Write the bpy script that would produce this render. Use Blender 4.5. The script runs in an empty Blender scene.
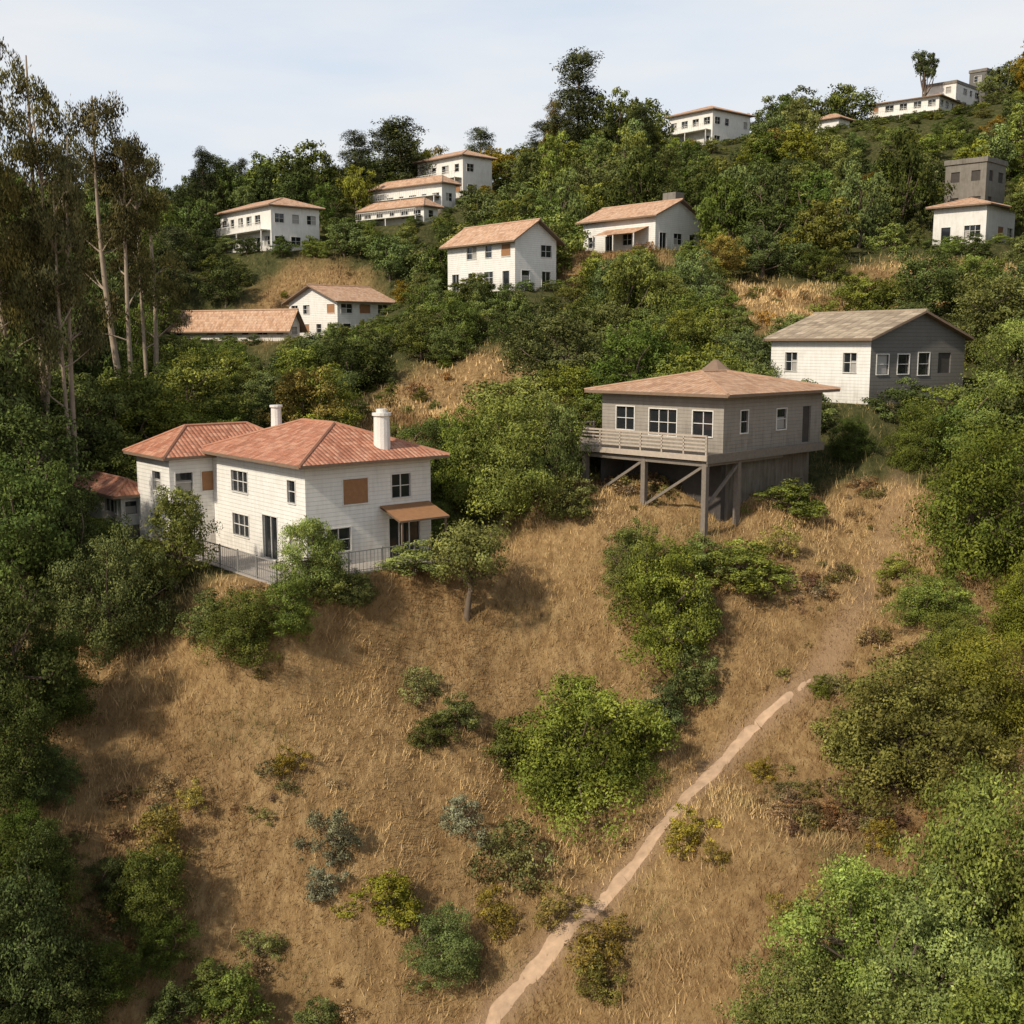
import bpy, math, random
import numpy as np
from mathutils import Vector
random.seed(7); RG=np.random.default_rng(11)
sc=bpy.context.scene
# survey of the valley from the opposite slope: bearing/drop/distance readings -> world metres
F=1137.8; TH=math.radians(8.4); CT,ST=math.cos(TH),math.sin(TH)
def W(u,v,D):
    yc=(512-v)/F*D
    return ((u-512)/F*D, D*CT+yc*ST, yc*CT-D*ST)
# ---------------------------------------------------------------- noise
def vnoise(x,y,seed=0):
    xi=np.floor(x).astype(np.int64); yi=np.floor(y).astype(np.int64)
    fx=x-xi; fy=y-yi; fx=fx*fx*(3-2*fx); fy=fy*fy*(3-2*fy)
    def hsh(a,b):
        n=(a*374761393+b*668265263+seed*982451653)&0xffffffff
        n=((n^(n>>13))*1274126177)&0xffffffff
        return ((n^(n>>16))&0xffff)/65535.0
    return (hsh(xi,yi)*(1-fx)+hsh(xi+1,yi)*fx)*(1-fy)+(hsh(xi,yi+1)*(1-fx)+hsh(xi+1,yi+1)*fx)*fy
def fbm(x,y,seed=0,o=4):
    s=0;a=.5
    for i in range(o):
        s=s+a*vnoise(x*2**i,y*2**i,seed+i*7); a*=.5
    return s
def sstep(a,b,t):
    t=np.clip((t-a)/(b-a),0,1); return t*t*(3-2*t)
# ---------------------------------------------------------------- terrain control
CP=[W(*p) for p in [(-300,1100,34),(0,1000,40),(100,950,42),(250,1000,42),(500,1022,42),(560,850,48),(650,850,46),
(800,1000,36),(1000,1000,33),(1300,1000,33),(1000,800,43),(350,800,48),(150,780,48),(0,800,46),(150,680,53),(250,640,54.5),
(470,620,57),(400,700,53),(600,680,55),(680,720,54),(740,620,56.5),(800,690,53),(860,580,59),(900,480,66),(1000,650,50),
(1000,560,56),(1024,450,70),(1250,480,62),(608,524,61),(710,545,59),(665,530,61),(820,482,68),(450,540,62),(530,560,60),(560,520,63),
(500,470,70),(450,400,88),(350,400,95),(130,470,75),(0,500,62),(0,600,56),(-300,500,60),(200,400,110),(285,345,138),
(0,400,100),(0,300,150),(600,350,100),(700,320,105),(1020,340,88),(480,290,122),(620,250,135),(800,250,130),(970,245,132),
(900,180,170),(270,250,168),(430,220,185),(100,230,185),(0,230,190),(700,148,212),(550,170,205),(900,127,222),(1024,116,225),
(1200,95,230),(300,205,200),(-200,230,190)]]
CP+=[(0,22,-29),(-30,18,-27),(25,15,-24),(0,-20,-24),(-40,-30,-20),(40,-30,-20),(-120,260,8),(0,270,20),(100,275,28),(180,270,33),(0,330,5),(150,340,10),(-150,330,0)]
CP=np.array(CP)
def tps(d2): return .5*d2*np.log(d2+1e-9)
n=len(CP); A=np.zeros((n+3,n+3)); dx=CP[:,0][:,None]-CP[:,0]; dy=CP[:,1][:,None]-CP[:,1]
A[:n,:n]=tps(dx*dx+dy*dy)+np.eye(n)*6.0; A[:n,n]=1;A[:n,n+1]=CP[:,0];A[:n,n+2]=CP[:,1];A[n:,:n]=A[:n,n:].T
SOL=np.linalg.solve(A,np.concatenate([CP[:,2],[0,0,0]]))
def rbf(x,y):
    out=SOL[n]+SOL[n+1]*x+SOL[n+2]*y
    for i in range(n): out=out+SOL[i]*tps((x-CP[i,0])**2+(y-CP[i,1])**2)
    return out
PADS=[]
def padmask(p,x,y):
    ox,oy,z,b,x0,x1,y0,y1,m,f=p
    c,s=math.cos(b),math.sin(b); lx=(x-ox)*c+(y-oy)*s; ly=-(x-ox)*s+(y-oy)*c
    d=np.hypot(np.maximum(np.maximum(x0-lx,lx-x1),0),np.maximum(np.maximum(y0-ly,ly-y1),0))
    return 1-sstep(m,m+f,d)
def H(x,y):
    x=np.asarray(x,float);y=np.asarray(y,float)
    xc=np.clip(x,-160,200);yc=np.clip(y,-40,340)
    z=rbf(xc,yc)
    z=z-1.3*np.exp(-((x-9.0)**2/34+(y-60.2)**2/10))     # hollow under the stilt house
    far=sstep(0,400,np.hypot(x-xc,y-yc)); z=z*(1-far)-15*far
    rill=(fbm(x/5.0+.25*y/5,y/17,3,3)-.45)*3.2
    det=rill+(fbm(x/2.0,y/2.6,5,3)-.45)*.9+(fbm(x/.7,y/.7,9,2)-.4)*.2
    k=np.ones_like(z)
    zz=z
    for p in PADS:
        m=padmask(p,x,y); zz=zz*(1-m)+p[2]*m; k=k*(1-m)
    return zz+det*k*sstep(240,160,y)
def H1(x,y): return float(H(np.array([x]),np.array([y]))[0])
DD=np.linspace(22,300,1400)
def ground_at(u,v):
    X=(u-512)/F*DD; yc=(512-v)/F*DD; Y=DD*CT+yc*ST; Z=yc*CT-DD*ST
    b=np.nonzero(H(X,Y)>Z)[0]
    i=b[0] if len(b) else len(DD)-1
    return X[i],Y[i],Z[i],DD[i]
# ---------------------------------------------------------------- node helper
def N(nt,t,props={},ins={}):
    nd=nt.nodes.new(t)
    for k,v in props.items(): setattr(nd,k,v)
    for k,v in ins.items():
        s=nd.inputs[k]
        if isinstance(v,bpy.types.NodeSocket): nt.links.new(v,s)
        else: s.default_value=v
    return nd
def newmat(name,rough=.8,spec=.3):
    m=bpy.data.materials.new(name); m.use_nodes=True; nt=m.node_tree
    b=nt.nodes['Principled BSDF']; b.inputs['Roughness'].default_value=rough; b.inputs['Specular IOR Level'].default_value=spec
    return m,nt,b
def diffmat(name):
    m=bpy.data.materials.new(name); m.use_nodes=True; nt=m.node_tree; nt.nodes.remove(nt.nodes['Principled BSDF'])
    b=N(nt,'ShaderNodeBsdfDiffuse'); nt.links.new(b.outputs[0],nt.nodes['Material Output'].inputs[0]); return m,nt,b
def ramp(nt,fac,stops):
    r=N(nt,'ShaderNodeValToRGB',{},{'Fac':fac}); e=r.color_ramp.elements
    while len(e)<len(stops): e.new(.5)
    for i,(p,c) in enumerate(stops): e[i].position=p; e[i].color=(*c,1)
    return r.outputs[0]
def mixc(nt,f,a,b,bt='MIX'):
    m=N(nt,'ShaderNodeMix',{'data_type':'RGBA','blend_type':bt}); 
    for i,v in ((0,f),(6,a),(7,b)):
        s=m.inputs[i]
        if isinstance(v,bpy.types.NodeSocket): nt.links.new(v,s)
        elif i==0: s.default_value=v
        else: s.default_value=(*v,1)
    return m.outputs[2]
def M(nt,op,a,b=0.0,c=0.0):
    m=N(nt,'ShaderNodeMath',{'operation':op})
    for i,v in enumerate((a,b,c)):
        if isinstance(v,bpy.types.NodeSocket): nt.links.new(v,m.inputs[i])
        else: m.inputs[i].default_value=v
    return m.outputs[0]
def noise(nt,vec,sc_,det=4,rough=.6):
    return N(nt,'ShaderNodeTexNoise',{},{'Vector':vec,'Scale':sc_,'Detail':det,'Roughness':rough}).outputs[0]
def bump(nt,h,st,dist=.05):
    return N(nt,'ShaderNodeBump',{},{'Height':h,'Strength':st,'Distance':dist}).outputs[0]
def wallmat(name,col,lap=.22,dirt=.35,bstr=.6):
    m,nt,b=newmat(name,.75,.25); tc=N(nt,'ShaderNodeTexCoord').outputs['Object']
    sp=N(nt,'ShaderNodeSeparateXYZ',{},{0:tc})
    g=noise(nt,tc,1.3,5); mp=N(nt,'ShaderNodeMapping',{},{'Vector':tc,'Scale':(3,3,.35)}).outputs[0]
    st=noise(nt,mp,1.6,4)
    f=M(nt,'MULTIPLY',M(nt,'MULTIPLY',g,st),dirt*2.4)
    low=N(nt,'ShaderNodeMapRange',{},{0:sp.outputs[2],1:0.0,2:1.8,3:.5,4:0.0}).outputs[0]
    f=M(nt,'ADD',f,M(nt,'MULTIPLY',low,st))
    c=mixc(nt,f,col,tuple(k*.42 for k in (col[0],col[1]*.92,col[2]*.80)))
    hh=noise(nt,tc,18,2)
    if lap:
        fr=M(nt,'FRACT',M(nt,'DIVIDE',sp.outputs[2],lap))
        ln=M(nt,'LESS_THAN',fr,.13)
        c=mixc(nt,M(nt,'MULTIPLY',ln,.33),c,tuple(k*.35 for k in col))
        hh=M(nt,'ADD',M(nt,'MULTIPLY',hh,.15),M(nt,'SUBTRACT',1,fr))
    nt.links.new(c,b.inputs['Base Color']); nt.links.new(bump(nt,hh,bstr,.03),b.inputs['Normal'])
    return m
def roofmat(name,c1,c2,c3,cw=.26,rh=.38):
    m,nt,b=newmat(name,.85,.2); uv=N(nt,'ShaderNodeUVMap').outputs[0]; sp=N(nt,'ShaderNodeSeparateXYZ',{},{0:uv})
    cu=M(nt,'DIVIDE',sp.outputs[0],cw); cv=M(nt,'DIVIDE',sp.outputs[1],rh)
    cell=N(nt,'ShaderNodeCombineXYZ',{},{0:M(nt,'FLOOR',cu),1:M(nt,'FLOOR',cv)}).outputs[0]
    wn=N(nt,'ShaderNodeTexWhiteNoise',{'noise_dimensions':'2D'},{'Vector':cell}).outputs[0]
    tc=N(nt,'ShaderNodeTexCoord').outputs['Object']; g=noise(nt,tc,.7,5,.7)
    c=ramp(nt,M(nt,'ADD',M(nt,'MULTIPLY',wn,.45),M(nt,'MULTIPLY',g,.6)),[(.2,c1),(.55,c2),(.9,c3)])
    prof=M(nt,'ABSOLUTE',M(nt,'SINE',M(nt,'MULTIPLY',cu,math.pi)))
    fv=M(nt,'FRACT',cv)
    edge=M(nt,'LESS_THAN',fv,.14); ch=M(nt,'LESS_THAN',prof,.3)
    c=mixc(nt,M(nt,'MULTIPLY',M(nt,'MAXIMUM',edge,ch),.3),c,tuple(k*.3 for k in c1))
    st=N(nt,'ShaderNodeMapRange',{},{0:noise(nt,tc,2.6,5,.75),1:.46,2:.72,3:0.,4:.5}).outputs[0]
    c=mixc(nt,st,c,(.15,.115,.085))
    h=M(nt,'ADD',prof,M(nt,'MULTIPLY',M(nt,'SUBTRACT',1,fv),.6))
    nt.links.new(c,b.inputs['Base Color']); nt.links.new(bump(nt,h,.6,.08),b.inputs['Normal'])
    return m
def plain(name,col,rough=.7,spec=.3,var=.3,sc_=4):
    m,nt,b=newmat(name,rough,spec); tc=N(nt,'ShaderNodeTexCoord').outputs['Object']
    g=noise(nt,tc,sc_,4); nt.links.new(mixc(nt,g,tuple(k*(1-var) for k in col),tuple(min(1,k*(1+var)) for k in col)),b.inputs['Base Color'])
    return m
WHITE=wallmat('white_siding',(.82,.79,.73),.22,.38); STUCCO=wallmat('white_stucco',(.82,.79,.73),0,.45,.3)
GREY=wallmat('grey_siding',(.34,.305,.26),.2,.5); DKGREY=wallmat('dark_grey_siding',(.15,.14,.125),.25,.3)
CONC=wallmat('bare_concrete',(.26,.235,.20),0,.8,.4)
TERRA=roofmat('terracotta_tiles',(.32,.12,.065),(.50,.215,.13),(.60,.34,.22))
TAN=roofmat('tan_tiles',(.38,.21,.125),(.57,.35,.22),(.65,.46,.33))
BROWN=roofmat('brown_tiles',(.35,.19,.11),(.52,.31,.19),(.60,.41,.28),.3,.4)
SLATE=roofmat('grey_brown_slats',(.20,.155,.11),(.36,.285,.20),(.50,.41,.30),.9,.45)
TRIM=plain('white_trim',(.66,.63,.57)); SOFF=plain('timber_soffit',(.20,.135,.09)); BOARD=plain('plywood_board',(.30,.155,.075),.8,.2,.25)
WOOD=plain('weathered_timber',(.19,.16,.13),.85,.2,.35,6); WOODL=plain('deck_timber',(.42,.35,.28),.85,.2,.3,6); PIPE=plain('rail_metal',(.25,.24,.22),.5,.5,.1)
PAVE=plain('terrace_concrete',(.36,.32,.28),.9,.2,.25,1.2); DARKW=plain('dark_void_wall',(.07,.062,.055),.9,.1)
GLASS,nt,b=newmat('window_glass',.06,.6); b.inputs['Base Color'].default_value=(.018,.02,.022,1)
CURT=plain('curtain',(.34,.32,.29),.9,.1,.15,2)
# ---------------------------------------------------------------- mesh builder
class MB:
    def __init__(s): s.v=[];s.f=[];s.m=[];s.uv=[]
    def face(s,pts,mi=0,uv=None):
        i=len(s.v); s.v+= [tuple(p) for p in pts]; s.f.append(tuple(range(i,i+len(pts)))); s.m.append(mi); s.uv.append(uv or [(0,0)]*len(pts))
    def box(s,a,b,mi=0):
        x0,y0,z0=a;x1,y1,z1=b
        P=[(x0,y0,z0),(x1,y0,z0),(x1,y1,z0),(x0,y1,z0),(x0,y0,z1),(x1,y0,z1),(x1,y1,z1),(x0,y1,z1)]
        for q in ((3,2,1,0),(4,5,6,7),(0,1,5,4),(1,2,6,5),(2,3,7,6),(3,0,4,7)): s.face([P[k] for k in q],mi)
    def beam(s,a,b,r,mi=0,k=4,r2=None):
        a=Vector(a);b=Vector(b);d=(b-a).normalized(); t=d.cross(Vector((0,0,1)))
        if t.length<.01:t=Vector((1,0,0))
        t.normalize();n_=d.cross(t); r2=r if r2 is None else r2
        A=[a+(t*math.cos(q)+n_*math.sin(q))*r for q in [math.pi/4+2*math.pi*i/k for i in range(k)]]
        B=[b+(t*math.cos(q)+n_*math.sin(q))*r2 for q in [math.pi/4+2*math.pi*i/k for i in range(k)]]
        for i in range(k): j=(i+1)%k; s.face([A[i],A[j],B[j],B[i]],mi)
        s.face(A[::-1],mi);s.face(B,mi)
    def obj(s,name,mats,parent=None,loc=(0,0,0)):
        me=bpy.data.meshes.new(name); me.from_pydata(s.v,[],s.f)
        for m in mats: me.materials.append(m)
        me.polygons.foreach_set('material_index',s.m)
        ul=me.uv_layers.new(name='UVMap'); ul.data.foreach_set('uv',[c for f in s.uv for p in f for c in p])
        me.update(); o=bpy.data.objects.new(name,me); sc.collection.objects.link(o); o.location=loc
        if parent: o.parent=parent
        return o
def empty(name,loc=(0,0,0),rz=0):
    e=bpy.data.objects.new(name,None); sc.collection.objects.link(e); e.location=loc; e.rotation_euler=(0,0,rz); e.empty_display_size=.5; return e
def facemap(face,Wd,L):
    if face=='L': return lambda s,o,z:(-o,s,z)
    if face=='R': return lambda s,o,z:(s,-o,z)
    if face=='B': return lambda s,o,z:(s,L+o,z)
    return lambda s,o,z:(Wd+o,s,z)
def mbox(mb,fm,s0,s1,o0,o1,z0,z1,mi):
    P=[fm(s0,o0,z0),fm(s1,o1,z1)]
    a=tuple(min(P[0][i],P[1][i]) for i in range(3)); b_=tuple(max(P[0][i],P[1][i]) for i in range(3)); mb.box(a,b_,mi)
def block(parent,Wd,L,Ht,wins,wm,roof='hip',rm=None,ph=1.6,oh=.6,off=(0,0,0),wmR=None,pre='',gm=None,found=True):
    wl=MB(); wn=MB()
    for face,ln in (('L',L),('R',Wd),('B',Wd),('E',L)):
        fm=facemap(face,Wd,L); ws=[w for w in wins if w[0]==face]
        S=sorted({0,ln,*[w[1] for w in ws],*[w[1]+w[3] for w in ws]}); Z=sorted({0,Ht,*[w[2] for w in ws],*[w[2]+w[4] for w in ws]})
        mi=1 if face in('R','E') else 0
        for i in range(len(S)-1):
            for j in range(len(Z)-1):
                cs,cz=(S[i]+S[i+1])/2,(Z[j]+Z[j+1])/2
                if any(w[1]<cs<w[1]+w[3] and w[2]<cz<w[2]+w[4] for w in ws): continue
                wl.face([fm(S[i],0,Z[j]),fm(S[i+1],0,Z[j]),fm(S[i+1],0,Z[j+1]),fm(S[i],0,Z[j+1])],mi)
        for w in ws:
            _,s0,z0,ww,hh,kd=w; s1=s0+ww;z1=z0+hh; d=-.14
            for a,b_ in (((s0,z0),(s1,z0)),((s1,z0),(s1,z1)),((s1,z1),(s0,z1)),((s0,z1),(s0,z0))):
                wl.face([fm(a[0],0,a[1]),fm(b_[0],0,b_[1]),fm(b_[0],d,b_[1]),fm(a[0],d,a[1])],mi)
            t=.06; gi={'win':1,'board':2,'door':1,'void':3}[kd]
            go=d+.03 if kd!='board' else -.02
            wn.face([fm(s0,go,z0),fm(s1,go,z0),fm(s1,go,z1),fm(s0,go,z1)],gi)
            if kd=='void': continue
            o1=.035
            mbox(wn,fm,s0-t,s0,-.05,o1,z0-t,z1+t,0);mbox(wn,fm,s1,s1+t,-.05,o1,z0-t,z1+t,0)
            mbox(wn,fm,s0,s1,-.05,o1,z1,z1+t,0);mbox(wn,fm,s0,s1,-.05,o1+.03,z0-t,z0,0)
            if kd in('win','door'):
                nm=max(1,int(round(ww/.75)))
                for q in range(1,nm): 
                    c=s0+ww*q/nm; mbox(wn,fm,c-.022,c+.022,-.10,-.04,z0,z1,0)
                if hh>.9 and kd=='win': c=z0+hh*.5; mbox(wn,fm,s0,s1,-.095,-.045,c-.018,c+.018,0)
                if random.random()<.45 and kd=='win':
                    q=random.choice([0,nm-1]); mbox(wn,fm,s0+ww*q/nm+.03,s0+ww*(q+1)/nm-.03,-.109,-.106,z0+.02,z0+hh*random.choice([.6,.98]),4)
    rf=MB(); y=Ht
    x0,x1,y0,y1=-oh,Wd+oh,-oh,L+oh; e=.16
    E=[(x0,y0,y),(x1,y0,y),(x1,y1,y),(x0,y1,y)]
    def uvf(pts,a,b_):
        a=Vector(a);b_=Vector(b_);d=(b_-a).normalized(); nrm=d.cross(Vector(pts[2])-a).normalized(); up=nrm.cross(d)
        return [((Vector(p)-a).dot(d),(Vector(p)-a).dot(up)) for p in pts]
    def rface(pts,mi=0): rf.face(pts,mi,uvf(pts,pts[0],pts[1]))
    if roof=='hip':
        T=[(p[0],p[1],p[2]+e) for p in E]; k=min(x1-x0,y1-y0)/2*.92
        if x1-x0>=y1-y0: r0=(x0+k,(y0+y1)/2,y+e+ph);r1=(x1-k,(y0+y1)/2,y+e+ph); rface([T[0],T[1],r1,r0]);rface([T[2],T[3],r0,r1]);rface([T[1],T[2],r1]);rface([T[3],T[0],r0]); hp=[(T[0],r0),(T[3],r0),(T[1],r1),(T[2],r1),(r0,r1)]
        else: r0=((x0+x1)/2,y0+k,y+e+ph);r1=((x0+x1)/2,y1-k,y+e+ph); rface([T[1],T[2],r1,r0]);rface([T[3],T[0],r0,r1]);rface([T[0],T[1],r0]);rface([T[2],T[3],r1]); hp=[(T[0],r0),(T[1],r0),(T[2],r1),(T[3],r1),(r0,r1)]
        for i in range(4): j=(i+1)%4; rf.face([E[i],E[j],T[j],T[i]],1)
        rf.face(E[::-1],1)
        for a,b_ in hp:
            if (Vector(a)-Vector(b_)).length>.2: rf.beam(a,b_,.10,2,6)
    elif roof in('gX','gY'):
        def gp(s,t,zz): return (s,t,zz) if roof=='gX' else (t,s,zz)
        if roof=='gX': s0,s1,t0,t1,c=x0,x1,y0,y1,L/2; gs=(0,Wd); hw=L/2
        else: s0,s1,t0,t1,c=y0,y1,x0,x1,Wd/2; gs=(0,L); hw=Wd/2
        sl=ph/hw; ze=y-sl*oh
        for ta in (t0,t1):
            P=[gp(s0,ta,ze+e),gp(s1,ta,ze+e),gp(s1,c,y+ph+e),gp(s0,c,y+ph+e)]; Q=[gp(s0,ta,ze),gp(s1,ta,ze),gp(s1,c,y+ph),gp(s0,c,y+ph)]
            rface(P); rf.face(Q,1)
            for i in (0,1,3): j=(i+1)%4; rf.face([Q[i],Q[j],P[j],P[i]],1)
        rf.beam(gp(s0,c,y+ph+e),gp(s1,c,y+ph+e),.12,2,6)
        for g in gs: wl.face([gp(g,0,y),gp(g,2*hw,y),gp(g,c,y+ph)],1 if (roof=='gY' or g>0) else 0)
    else:
        rf.box((-.15,-.15,Ht),(Wd+.15,L+.15,Ht+.2),1); rf.box((-.15,-.15,Ht+.2),(0.02,L+.15,Ht+.6),1); rf.box((.02,-.15,Ht+.2),(Wd+.15,0,Ht+.6),1)
    wl.obj(pre+'walls',[wm,wmR or wm],parent,off); wn.obj(pre+'windows',[TRIM,GLASS,BOARD,DARKW,CURT],parent,off)
    if found:
        pl=MB(); pl.box((.03,.03,-2.5),(Wd-.03,L-.03,-.001),0); pl.obj(pre+'foundation',[gm or CONC],parent,off)
    rf.obj(pre+'roof',[rm or TAN,SOFF if roof!='flat' else CONC,rm or TAN],parent,off)
def solveWL(x0,D,uL,uR,b):
    tl=(uL-512)/F;tr=(uR-512)/F;s,c=math.sin(b),math.cos(b)
    return (tr*D-x0)/(c-tr*s),(x0-tl*D)/(s+tl*c)
def autowins(Wd,L,Ht,rng,pb=.15):
    out=[];ns=max(1,int(round(Ht/2.9))); sh=Ht/ns
    for face,ln in(('L',L),('R',Wd)):
        k=max(1,int(ln/2.5)); st=ln/k
        for fl in range(ns):
            for i in range(k):
                if rng.random()<.15: continue
                kd='board' if rng.random()<pb else 'win'; w=min(st*.6,rng.choice([1.1,1.5,1.9])); h=min(1.25,sh*.45); z=fl*sh+min(.95,sh*.38)
                if fl==0 and rng.random()<.2 and sh>2.4: z=fl*sh+.05;h=2.1;w=min(w,1.2);kd='door'
                if z+h<Ht-.1: out.append((face,st*(i+.5)-w/2,z,w,h,kd))
    return out
FAR=[('hillside_white_house',338,340,140,290,392,42,301,'gX',1.9,WHITE,TAN,.35),
('hillside_house_wing',289,341,139,172,300,62,324,'gY',1.6,STUCCO,TAN,.2),
('white_gable_house',515,291,120,448,556,40,239,'gY',1.9,WHITE,TAN,.1),
('white_ranch_house',655,251,132,583,699,42,215,'gY',1.8,WHITE,TAN,.1),
('white_balcony_house',272,251,166,222,320,40,207,'hip',1.6,STUCCO,TAN,.1),
('terraced_villa',463,197,192,418,492,42,157,'hip',1.4,STUCCO,TAN,.1),
('terraced_villa',442,206,184,374,456,50,184,'hip',1.4,STUCCO,TAN,.1),
('terraced_villa',424,223,177,362,438,50,207,'hip',1.4,STUCCO,TAN,.1),
('hilltop_house',712,147,212,668,749,40,111,'hip',1.9,STUCCO,TAN,.1),
('hilltop_villa',938,124,222,868,968,48,97,'hip',1.4,STUCCO,TAN,.1),
('flat_roof_house',955,110,236,925,978,45,84,'flat',0,STUCCO,TAN,0),
('dark_flat_roof_house',985,100,242,968,1006,45,72,'flat',0,DKGREY,TAN,0),
('small_hilltop_cottage',838,139,216,815,849,45,119,'hip',1.2,STUCCO,TAN,.1),
('white_and_tan_house',985,244,130,932,1013,45,206,'hip',1.1,STUCCO,TAN,.3),
('unfinished_concrete_house',984,214,139,943,1003,45,163,'flat',0,CONC,TAN,0),
('garden_cottage',122,526,67,84,142,40,497,'hip',.8,STUCCO,TERRA,0)]
hs=[]
for nm,u0,vb,D,uL,uR,bd,ve,rt,ph,wm,rm,pb in FAR:
    b=math.radians(bd); x,y,z=W(u0,vb,D); Wd,L=solveWL(x,D,uL,uR,b); Wd=abs(Wd);L=abs(L)
    Ht=(vb-ve)/F*D
    hs.append((nm,x,y,z,b,Wd,L,Ht,rt,ph,wm,rm,pb)); PADS.append((x,y,z,b,0,Wd,0,L,1.0,5))
B1=math.radians(40); m0=W(305,576,57); MX,MY,MZ=m0[0],56.6,-11.4
PADS.append((MX,MY,MZ,B1,-3.0,9.5,-2.2,14.5,.6,3.5))
B2=math.radians(45); SX,SY,SZ=11.3,60.8,-5.8
B3=math.radians(30); TX,TY,TZ=23.8,76.2,-4.0
PADS.append((TX,TY,TZ,B3,0,9.6,0,9.5,.8,4))
CLR=[]
def clearview(x,y,top,r,fr=.3):
    # keep each house's outlook over the valley open
    d=math.hypot(x,y); az=math.atan2(x,y)
    for (hx,hy,hz,hw,hh) in CLR:
        hd=math.hypot(hx,hy); f2=fr if hd<150 else .5
        if d<hd+2 and abs(az-math.atan2(hx,hy))<hw/hd/2+.6*r/d and top/d>(hz+hh*f2)/hd: return False
    return True
for nm,x,y,z,b,Wd,L,Ht,rt,ph,wm,rm,pb in hs:
    cx=x+(math.cos(b)*Wd-math.sin(b)*L)/2; cy=y+(math.sin(b)*Wd+math.cos(b)*L)/2
    CLR.append((cx,cy,z,Wd*math.cos(b)+L*math.sin(b),Ht))
CLR+=[(14.5,68,-9.6,16,3),(24.5,80,-4,15,4.4),(-12,64,-11.4,17,5.3)]
rng=random.Random(5)
for nm,x,y,z,b,Wd,L,Ht,rt,ph,wm,rm,pb in hs:
    e=empty(nm,(x,y,z),b); wins=autowins(Wd,L,Ht,rng,pb)
    if nm=='unfinished_concrete_house': wins=[(w[0],w[1],w[2],w[3],w[4],'void') for w in wins]
    block(e,Wd,L,Ht,wins,wm,rt,rm,ph,.7)
    ex=MB()
    if nm in('white_balcony_house','terraced_villa','hilltop_villa','hilltop_house'):
        zf=Ht*.48; ex.box((-1.6,.3,zf-.12),(-.01,L-.3,zf),0)
        for i in range(int(L/.45)+1): ex.beam((-1.55,.3+i*.45*.97,zf),(-1.55,.3+i*.45*.97,zf+.95),.03,0)
        ex.beam((-1.55,.3,zf+1),(-1.55,L-.3,zf+1),.05,0)
        for q in (.4,L/2,L-.4): ex.beam((-1.45,q,-1),(-1.45,q,zf-.12),.1,0)
        ex.obj('balcony',[TRIM],e)
    if nm=='white_ranch_house':
        ex.face([(-2.6,1,2.0),(-2.6,L-4,2.0),(-.02,L-4,2.9),(-.02,1,2.9)],1,[(0,0),(5,0),(5,2.6),(0,2.6)])
        for q in (1.1,(L-3)/2,L-4.1): ex.beam((-2.5,q,-.8),(-2.5,q,2),.09,0)
        ex.obj('porch',[TRIM,BROWN],e)
        c=MB(); c.box((Wd-2.2,2,Ht),(Wd-.6,4,Ht+3.2),0); c.obj('chimney',[CONC],e)
# ---- main house
e=empty('white_two_storey_house',(MX,MY,MZ),B1)
wins=[('L',1.0,3.35,.8,1.15,'win'),('L',6.2,3.35,1.9,1.15,'win'),('L',3.0,.1,1.6,2.3,'door'),('L',6.2,.9,1.9,1.2,'win'),('L',.8,.9,.9,1.2,'win'),
('R',2.2,3.2,1.5,1.3,'board'),('R',5.2,3.3,1.2,1.25,'win'),('R',1.2,.8,1.4,1.2,'win'),('R',5.0,.1,2.0,2.1,'door')]
block(e,7.75,10.4,5.3,wins,WHITE,'hip',TERRA,1.7,.75)
block(e,8.0,4.6,5.0,[('L',1.2,3.1,1.1,1.1,'win'),('R',.35,3.1,1.0,1.1,'win'),('R',1.9,3.1,.7,1.1,'board'),('L',1.3,.8,1,1.1,'win')],WHITE,'hip',TERRA,1.5,.55,(-2.6,10.42,0.05),None,'wing_')
c=MB()
c.beam((5.1,.7,5.3),(5.1,.7,7.65),.46,0,14,.42); c.beam((5.1,.7,7.65),(5.1,.7,7.8),.51,0,14); c.beam((5.1,.7,7.8),(5.1,.7,8.0),.28,0,14)
c.beam((3.9,10.0,6.0),(3.9,10.0,7.75),.34,0,12,.3); c.beam((3.9,10.0,7.75),(3.9,10.0,7.87),.38,0,12)
c.obj('chimneys',[STUCCO],e)
c=MB()
c.face([(4.4,-1.9,2.35),(7.6,-1.9,2.35),(7.6,-.01,2.95),(4.4,-.01,2.95)],0,[(0,0),(3.2,0),(3.2,2),(0,2)]); c.face([(4.4,-1.9,2.25),(7.6,-1.9,2.25),(7.6,-.01,2.85),(4.4,-.01,2.85)],1); c.face([(4.4,-1.9,2.25),(7.6,-1.9,2.25),(7.6,-1.9,2.35),(4.4,-1.9,2.35)],1)
c.beam((4.6,-1.8,0),(4.6,-1.8,2.3),.06,1);c.beam((7.4,-1.8,0),(7.4,-1.8,2.3),.06,1)
c.obj('porch_canopy',[BOARD,SOFF],e)
c=MB(); c.box((-3.0,-2.3,-.6),(9.2,-.01,.05),0); c.box((-3.0,-.01,-.6),(-.01,10.4,.05),0); c.obj('terrace',[PAVE],e)
c=MB()
def rail(mb,a,b,h,mi=0,st=.22,pst=2.0,r=.012):
    a=Vector(a);b=Vector(b);L_=(b-a).length; up=Vector((0,0,h))
    mb.beam(a+up,b+up,.035,mi); mb.beam(a+up*.12,b+up*.12,.02,mi)
    for i in range(int(L_/st)+1): p=a.lerp(b,min(1,i*st/L_)); mb.beam(p,p+up,r,mi)
    for i in range(int(L_/pst)+1): p=a.lerp(b,min(1,i*pst/L_)); mb.beam(p,p+up*1.08,.045,mi)
rail(c,(-2.9,-2.2,.05),(9.1,-2.2,.05),1.1);rail(c,(-2.9,-2.2,.05),(-2.9,10,.05),1.1); rail(c,(9.1,-2.2,.05),(9.1,0,.05),1.1)
c.obj('railing',[PIPE],e)
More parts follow.
